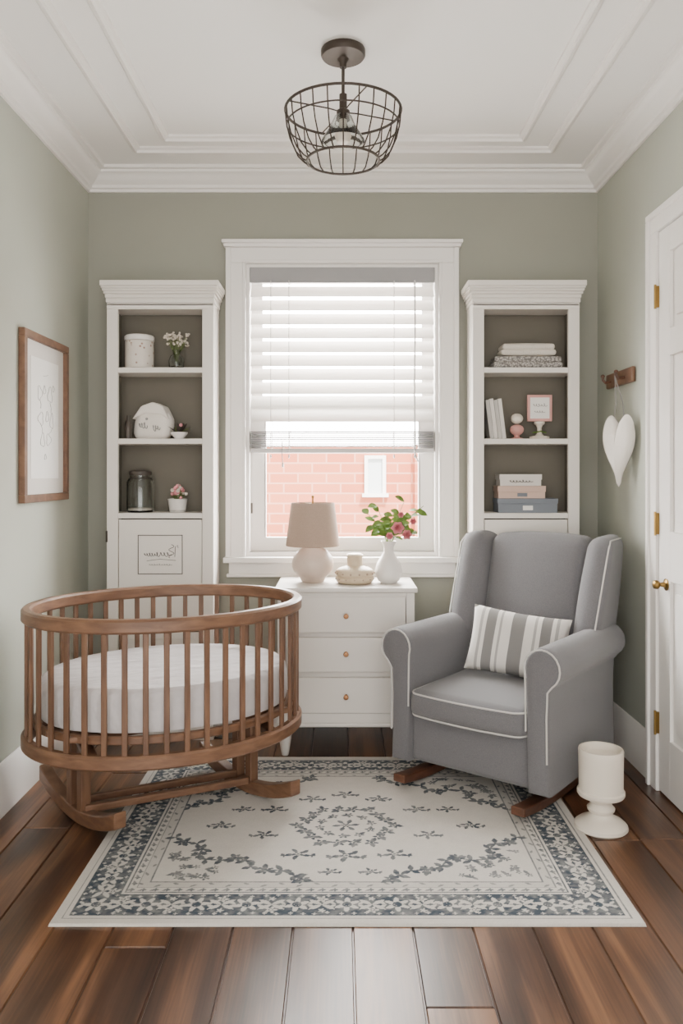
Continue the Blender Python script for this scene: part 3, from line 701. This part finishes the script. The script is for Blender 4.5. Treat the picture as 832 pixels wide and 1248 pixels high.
ths=np.linspace(0,2*pi,2001); P=np.stack([A*np.cos(ths),B*np.sin(ths)],1); sl=np.concatenate([[0],np.cumsum(np.hypot(*np.diff(P,axis=0).T))])
for i in range(NB):
    th=np.interp(sl[-1]*i/NB,sl,ths); x,y=ell(A,B,th); t=math.atan2(B*math.cos(th),-A*math.sin(th))
    b.T=Matrix.Translation((x,y,0))@Matrix.Rotation(t,4,'Z'); b.box(-.009,.009,-.006,.006,.31,.70,'crib')
b.build('spindles',g,bevel=.003)
b=MB()
prf=[(0,.367),(.90,.367),(.955,.373),(.965,.39),(.965,.465),(.95,.492),(.91,.506),(.6,.513),(.3,.516),(0,.516)]
N=80; vs=[];fs=[];n=len(prf)
for i in range(N):
    th=2*pi*i/N; wob=.003*math.sin(th*9)+.002*math.sin(th*17+1)
    for s_,z in prf: vs.append(((A-.022)*max(s_,1e-4)*math.cos(th)*(1+wob*(s_>.9)),(B-.022)*max(s_,1e-4)*math.sin(th)*(1+wob*(s_>.9)),z))
for i in range(N):
    for j in range(n-1): fs.append((i*n+j,((i+1)%N)*n+j,((i+1)%N)*n+j+1,i*n+j+1))
b.add(vs,fs,'sheet'); b.build('mattress',g)
b=MB()
skew=math.radians(17)
for s_ in (-1,1):
    b.T=Matrix.Translation((s_*.30,0.02,0))@Matrix.Rotation(skew,4,'Z')
    pts=[];top=[]; Lf=.29
    for i in range(25):
        y=-Lf+2*Lf*i/24; u=abs(y)/Lf; zb=.062*u**2.0; zt=zb+.044+.010*u; pts.append((y,zb)); top.append((y,zt))
    b.prism(pts+top[::-1],-.022,.022,'criblong','yz')
b.build('sled_feet',g,bevel=.006)
b=MB()
for s_ in (-1,1):
    b.T=Matrix.Translation((s_*.30,0.02,0))@Matrix.Rotation(skew,4,'Z')
    b.box(-.018,.018,-.050,-.014,.035,.280,'crib'); b.box(-.018,.018,.032,.068,.035,.280,'crib')
    b.T=Matrix.Identity(4)
    b.box(s_*.30-.020,s_*.30+.020,-.27,.27,.276,.300,'criblong')
b.box(-.29,.29,-.040,-.014,.040,.066,'criblong'); b.box(-.29,.29,.05,.072,.040,.066,'criblong')
for y in (-.2,-.1,0,.1,.2):
    xx=(A-.03)*math.sqrt(1-(y/(B-.01))**2); b.box(-xx,xx,y-.03,y+.03,.343,.362,'criblong')
b.build('legs_and_stretchers',g,bevel=.004)
# ------------------------------------------------------------ armchair
g=group('wingback_armchair',(.652,-.625,RZ),math.radians(-38))
def rec(x,y,z): return (x,y+max(0,z-.36)*.26,z)
b=MB(); b.rbox((0,-.005,.185),(.50,.60,.20),.025,'fabric',bulge=(0,.012,0)); b.build('seat_base',g)
b=MB()
def cush(x,y,z): return (x,y-.015*(1-(x/.24)**2)*(1 if y<0 else 0),z)
b.rbox((0,-.085,.315),(.472,.52,.105),.035,'fabric',bulge=(0,.012,.022),fn=cush,n=12); b.build('seat_cushion',g)
b=MB()
def loop(z,o=0):
    hx,hy=.236+o,.26+o; r=.04; cxs=[(hx-r,hy-r,0),(-(hx-r),hy-r,pi/2),(-(hx-r),-(hy-r),pi),(hx-r,-(hy-r),1.5*pi)]
    seq=[]; pts=[]
    for k,(cx_,cy_,a0) in enumerate(cxs):
        for i in range(6):
            a=a0+pi/2*i/5; seq.append((cx_+r*math.cos(a),cy_+r*math.sin(a)))
        nx_,ny_,_=cxs[(k+1)%4]
        p=seq[-1]; q=(nx_+r*math.cos(a0+pi/2),ny_+r*math.sin(a0+pi/2))
        for i in range(1,8): seq.append((p[0]+(q[0]-p[0])*i/8,p[1]+(q[1]-p[1])*i/8))
    for x,y in seq:
        fx_=-.022*(1-min(1,(x/.24)**2)) if y<0 else 0
        pts.append((x,y-.085+fx_,z))
    return pts
b.tube(loop(.356,-.004),.0034,'pipe',True,6); b.tube(loop(.275,-.004),.0034,'pipe',True,6)
AB=.085
def armsec():
    c=(.298,.522); r=.068; pts=[(.242,AB),(.237,.30),(.235,.47)]
    for i in range(15):
        a=math.radians(200-(200+55)*i/14); pts.append((c[0]+r*math.cos(a),c[1]+r*math.sin(a)))
    pts+=[(.320,.445),(.316,.35),(.318,.2),(.322,AB)]
    return pts
ay0,ay1=-.335,.30
for s_ in (-1,1):
    sec=[(s_*x,z) for x,z in armsec()]; 
    ins=[(s_*.2855+(x-s_*.2855)*.95, .3+(z-.3)*.985) for x,z in sec]
    b.tube([(x,ay0-.001,z) for x,z in ins[1:-1]],.0034,'pipe',False,6)
b.build('piping',g)
b=MB()
for s_ in (-1,1):
    sec=[(s_*x,z) for x,z in armsec()]
    ys=[(ay0,.90),(ay0+.004,.955),(ay0+.012,.985),(ay0+.026,1.0),(ay0+.2,1.0),(ay1,1.0)]
    vs=[];fs=[];n=len(sec); cx_,cz_=s_*.285,.30
    for y,k in ys:
        sh=(1-k)*.12
        for (x,z) in sec: 
            vx,vz=x-cx_,z-cz_
            vs.append((x-math.copysign(min(abs(vx),sh),vx), y, z-math.copysign(min(abs(vz),sh),vz)))
    for i in range(len(ys)-1):
        for j in range(n): fs.append((i*n+j,i*n+(j+1)%n,(i+1)*n+(j+1)%n,(i+1)*n+j))
    fs+=[list(range(n))[::-1],[(len(ys)-1)*n+j for j in range(n)]]
    b.add(vs,fs,'fabric')
b.build('arms',g,ang=60)
b=MB()
def bk(x,y,z):
    t=max(0,(z-.6)/.34); z2=z-.014*abs(x/.24)**3*t
    return rec(x,y,z2)
b.rbox((0,.205,.627),(.43,.13,.60),.04,'fabric',bulge=(0,.035,.006),fn=bk,n=12); b.build('back_cushion',g)
b=MB(); b.rbox((0,.30,.49),(.58,.07,.82),.03,'fabric',fn=bk,n=12); b.build('outer_back',g)
for s_,nm in ((-1,'wing_1'),(1,'wing_2')):
    def wg(x,y,z):
        t=(z-.50)/.43; t=max(0,min(1,t))
        back=.335; dep=.31-.06*t
        u=(.13-y)/.26
        yy=back-dep*u
        xx=s_*(.257+.030*u*(.5+.5*t))+x
        return rec(xx,yy,z)
    b=MB(); b.rbox((0,0,.712),(.098,.26,.435),.046,'fabric',bulge=(.014,0,0),fn=wg,n=10); b.build(nm,g)
    b=MB(); pts=[]
    for i in range(12): 
        z=.52+.36*i/11; p=wg(s_*.042,-.120,z); pts.append((p[0],p[1]-.003,p[2]))
    for i in range(1,10):
        yv=-.118+.22*i/9; p=wg(s_*.038,yv,.914); pts.append((p[0],p[1],p[2]+.002))
    b.tube(pts,.0034,'pipe',seg=6); b.build(nm+'_piping',g)
b=MB()
for s_ in (-1,1):
    lo=[];hi=[]
    for i in range(21):
        y=-.40+.72*i/20; u=(y+.04)/.36; zb=.030*abs(u)**2.2; lo.append((y,zb)); hi.append((y,zb+.040-.010*abs(u)))
    b.prism(lo+hi[::-1],s_*.24-.026,s_*.24+.026,'dwood','yz')
b.box(-.24,.24,-.02,.03,.036,.088,'dwood'); b.box(-.24,.24,.13,.17,.036,.088,'dwood')
b.build('rockers',g,bevel=.005)
def pillow(name,w,h,t,loc,rot,k):
    b=MB(); n=20; vs=[];fs=[]
    for sd in (1,-1):
        o=len(vs)
        for i in range(n+1):
            for j in range(n+1):
                u=-1+2*i/n; v=-1+2*j/n
                x=u*w/2*(1-.05*(1-v*v)); z=v*h/2*(1-.07*(1-u*u)); th=t/2*((1-u**4)*(1-v**4))**.55*(1+.04*math.sin(u*9+v*5))
                vs.append((x,-sd*th,z))
        for i in range(n):
            for j in range(n): fs.append((o+i*(n+1)+j,o+(i+1)*(n+1)+j,o+(i+1)*(n+1)+j+1,o+i*(n+1)+j+1))
    b.add(vs,fs,k); return b.build(name,loc=loc,rot=rot,ang=80)
pillow('throw_pillow',.385,.26,.115,(.695,-.63,.520),(math.radians(-20),math.radians(6),math.radians(-22)),'stripe')
yc=-1.09
b=MB(); b.lathe([(0,0),(.082,0),(.088,.006),(.086,.016),(.074,.026),(.062,.032),(.05,.038),(.040,.046),(.036,.054),(.044,.062),(.046,.070),(.038,.078),(.034,.088),(.038,.098),(.052,.106),(.074,.112),(.078,.118),(.078,.128),(.072,.132),(.073,.24),(.074,.262),(.072,.268),(.066,.268),(.063,.262),(.062,.244),(.055,.240),(0,.24)],(0,0,0),'cream',48)
b.build('candle_pedestal',loc=(X(732,yc),yc,0))
# ------------------------------------------------------------ framed art on left wall
g=group('framed_picture',(XL,-.585,1.407))
b=MB(); w,h=.243,.326; t=.03
b.box(.001,.026,-w,w,-h,-h+t,'frame'); b.box(.001,.026,-w,w,h-t,h,'frame'); b.box(.001,.026,-w,-w+t,-h+t,h-t,'frame'); b.box(.001,.026,w-t,w,-h+t,h-t,'frame'); b.build('frame',g,bevel=.003)
b=MB(); b.box(.001,.010,-w+t,w-t,-h+t,h-t,'boxw'); b.build('mat_board',g)
b=MB(); b.box(.0102,.012,-.150,.150,-.235,.235,'paper'); b.build('print',g)
b=MB(); f=lambda x,z:(.0130,x,z)
def loopc(cx,cz,rx,rz,ph=0,n=22,k=3,am=.22): return [f(cx+rx*math.cos(a)*(1+am*math.cos(k*a+ph)),cz+rz*math.sin(a)*(1+am*math.cos(k*a+ph))) for a in np.linspace(0,2*pi,n,endpoint=False)]
for (cx_,cz_,rx,rz,ph) in ((-.06,.10,.022,.026,0),(-.01,.115,.012,.016,1),(.05,.10,.024,.030,2),(.09,.13,.01,.012,0),(-.05,.0,.026,.024,3),(.02,.01,.016,.02,1),(.07,-.005,.018,.03,2),(-.03,-.085,.02,.026,2),(.035,-.08,.024,.022,0),(.0,-.15,.01,.01,1)):
    b.tube(loopc(cx_,cz_,rx,rz,ph),.0009,'inkl',True,5)
for (xa,za,xb,zb) in ((-.06,.075,-.05,.04),(.05,.07,.06,.03),(-.02,.17,.03,.18),(-.05,-.02,-.035,-.055),(.07,-.035,.04,-.055)): b.tube([f(xa,za),f((xa+xb)/2+.008,(za+zb)/2),f(xb,zb)],.0009,'inkl',seg=5)
b.build('sketch_lines',g)
g=group('wall_hook_rail',(XR,-.33,1.60))
b=MB(); b.box(-.02,-.001,-.17,.15,-.032,.032,'frame'); b.build('rail',g,bevel=.006)
b=MB()
for y in (-.09,.08): b.tube([(-.02,y,-.005),(-.045,y,-.01),(-.055,y,.002),(-.056,y,.014)],.006,'dwood'); b.sphere((-.056,y,.018),.009,'dwood',8)
b.build('pegs',g)
g=group('hanging_heart',(XR-.060,-.465,1.285),math.radians(28))
b=MB(); vs=[];fs=[]; N=72; R=9
def hp(t): 
    return (16*math.sin(t)**3/16,(13*math.cos(t)-5*math.cos(2*t)-2*math.cos(3*t)-math.cos(4*t)+2.5)/15)
for sd in (1,-1):
    o=len(vs)
    for r in range(R+1):
        s_=r/R
        for i in range(N):
            u,v=hp(2*pi*i/N); vs.append((sd*.026*math.sqrt(max(0,1-s_**2.4)),u*s_*.085,v*s_*.155))
    for r in range(R):
        for i in range(N): fs.append((o+r*N+i,o+r*N+(i+1)%N,o+(r+1)*N+(i+1)%N,o+(r+1)*N+i))
b.add(vs,fs,'plush'); b.build('heart_cushion',g,ang=80)
b=MB(); b.tube([(0,-.03,.12),(.012,-.01,.2),(.02,.04,.315)],.002,'ink',seg=6); b.tube([(0,.03,.12),(.012,.026,.2),(.02,.04,.315)],.002,'ink',seg=6)
b.build('cord',g)
# ------------------------------------------------------------ pendant lamp
py_=-1.106; g=group('pendant_light',(X(418,py_),py_,H-.0005))
b=MB(); b.lathe([(0,0),(.072,0),(.074,-.004),(.074,-.02),(.07,-.026),(.02,-.032),(.012,-.045),(.012,-.06),(0,-.06)],(0,0,0),'bronze',36)
b.tube([(0,0,-.03),(0,0,-.215)],.0055,'bronze'); b.lathe([(0,-.15),(.013,-.15),(.013,-.2),(.022,-.205),(.024,-.235),(0,-.235)],(0,0,0),'bronze',24); b.build('canopy_and_rod',g)
def ringp(r,z,N=48): return [(r*math.cos(2*pi*i/N),r*math.sin(2*pi*i/N),z) for i in range(N)]
b=MB(); zt=-.205; zb=-.372
b.tube(ringp(.193,zt),.0046,'bronze',True); b.tube(ringp(.188,zt-.05),.0028,'bronze',True); b.tube(ringp(.120,zb),.0044,'bronze',True); 
for i in range(24):
    a=2*pi*i/24; pts=[(r*math.cos(a),r*math.sin(a),z) for r,z in ((.193,zt),(.189,zt-.045),(.178,zt-.09),(.158,zt-.135),(.135,zb+.008),(.12,zb))]; b.tube(pts,.0026,'bronze',seg=6)
for i in range(4):
    a=2*pi*i/4+.4; b.tube([(.193*math.cos(a),.193*math.sin(a),zt),(.05*math.cos(a),.05*math.sin(a),zt-.0),(0,0,zt-.005)],.0024,'bronze',seg=6)
b.build('wire_cage',g)
b=MB(); b.lathe([(.02,-.215),(.03,-.225),(.045,-.26),(.07,-.30),(.072,-.305),(.068,-.302),(.042,-.26),(.027,-.226),(.018,-.218)],(0,0,0),'glass',36); b.build('glass_shade',g)
b=MB(); b.lathe([(0,-.23),(.012,-.235),(.014,-.25),(.026,-.275),(.028,-.29),(.02,-.31),(0,-.318)],(0,0,0),'cream',24); b.build('bulb',g)
# ------------------------------------------------------------ lights / world
w=bpy.data.worlds.new('World'); bpy.context.scene.world=w; w.use_nodes=True; t=w.node_tree; bg=t.nodes['Background']
tc=nn(t,'ShaderNodeTexCoord'); s=nn(t,'ShaderNodeSeparateXYZ'); t.links.new(tc.outputs['Generated'],s.inputs[0])
mr=nn(t,'ShaderNodeMapRange'); mr.interpolation_type='SMOOTHSTEP'; mr.inputs['From Min'].default_value=-.2; mr.inputs['From Max'].default_value=.4; mr.inputs['To Min'].default_value=4.9; mr.inputs['To Max'].default_value=60
t.links.new(s.outputs['Y'],mr.inputs['Value']); t.links.new(mr.outputs[0],bg.inputs['Strength']); bg.inputs['Color'].default_value=(1,.968,.925,1)
l=bpy.data.lights.new('sun','SUN'); l.energy=20; l.angle=.05; l.color=(1,.95,.88); o=bpy.data.objects.new('sun',l); bpy.context.collection.objects.link(o); o.rotation_euler=(math.radians(40),0,math.radians(20)); o.location=(0,-3,5)
cam=bpy.data.cameras.new('cam'); co=bpy.data.objects.new('camera',cam); bpy.context.collection.objects.link(co)
co.location=(0,-D0,CZ); co.rotation_euler=(pi/2,0,0); cam.sensor_width=36; cam.sensor_height=36; cam.sensor_fit='AUTO'; cam.lens=258.5*D0/1248*36
cam.shift_y=-48/1248; cam.shift_x=1/1248; cam.clip_start=.05
bpy.context.scene.camera=co
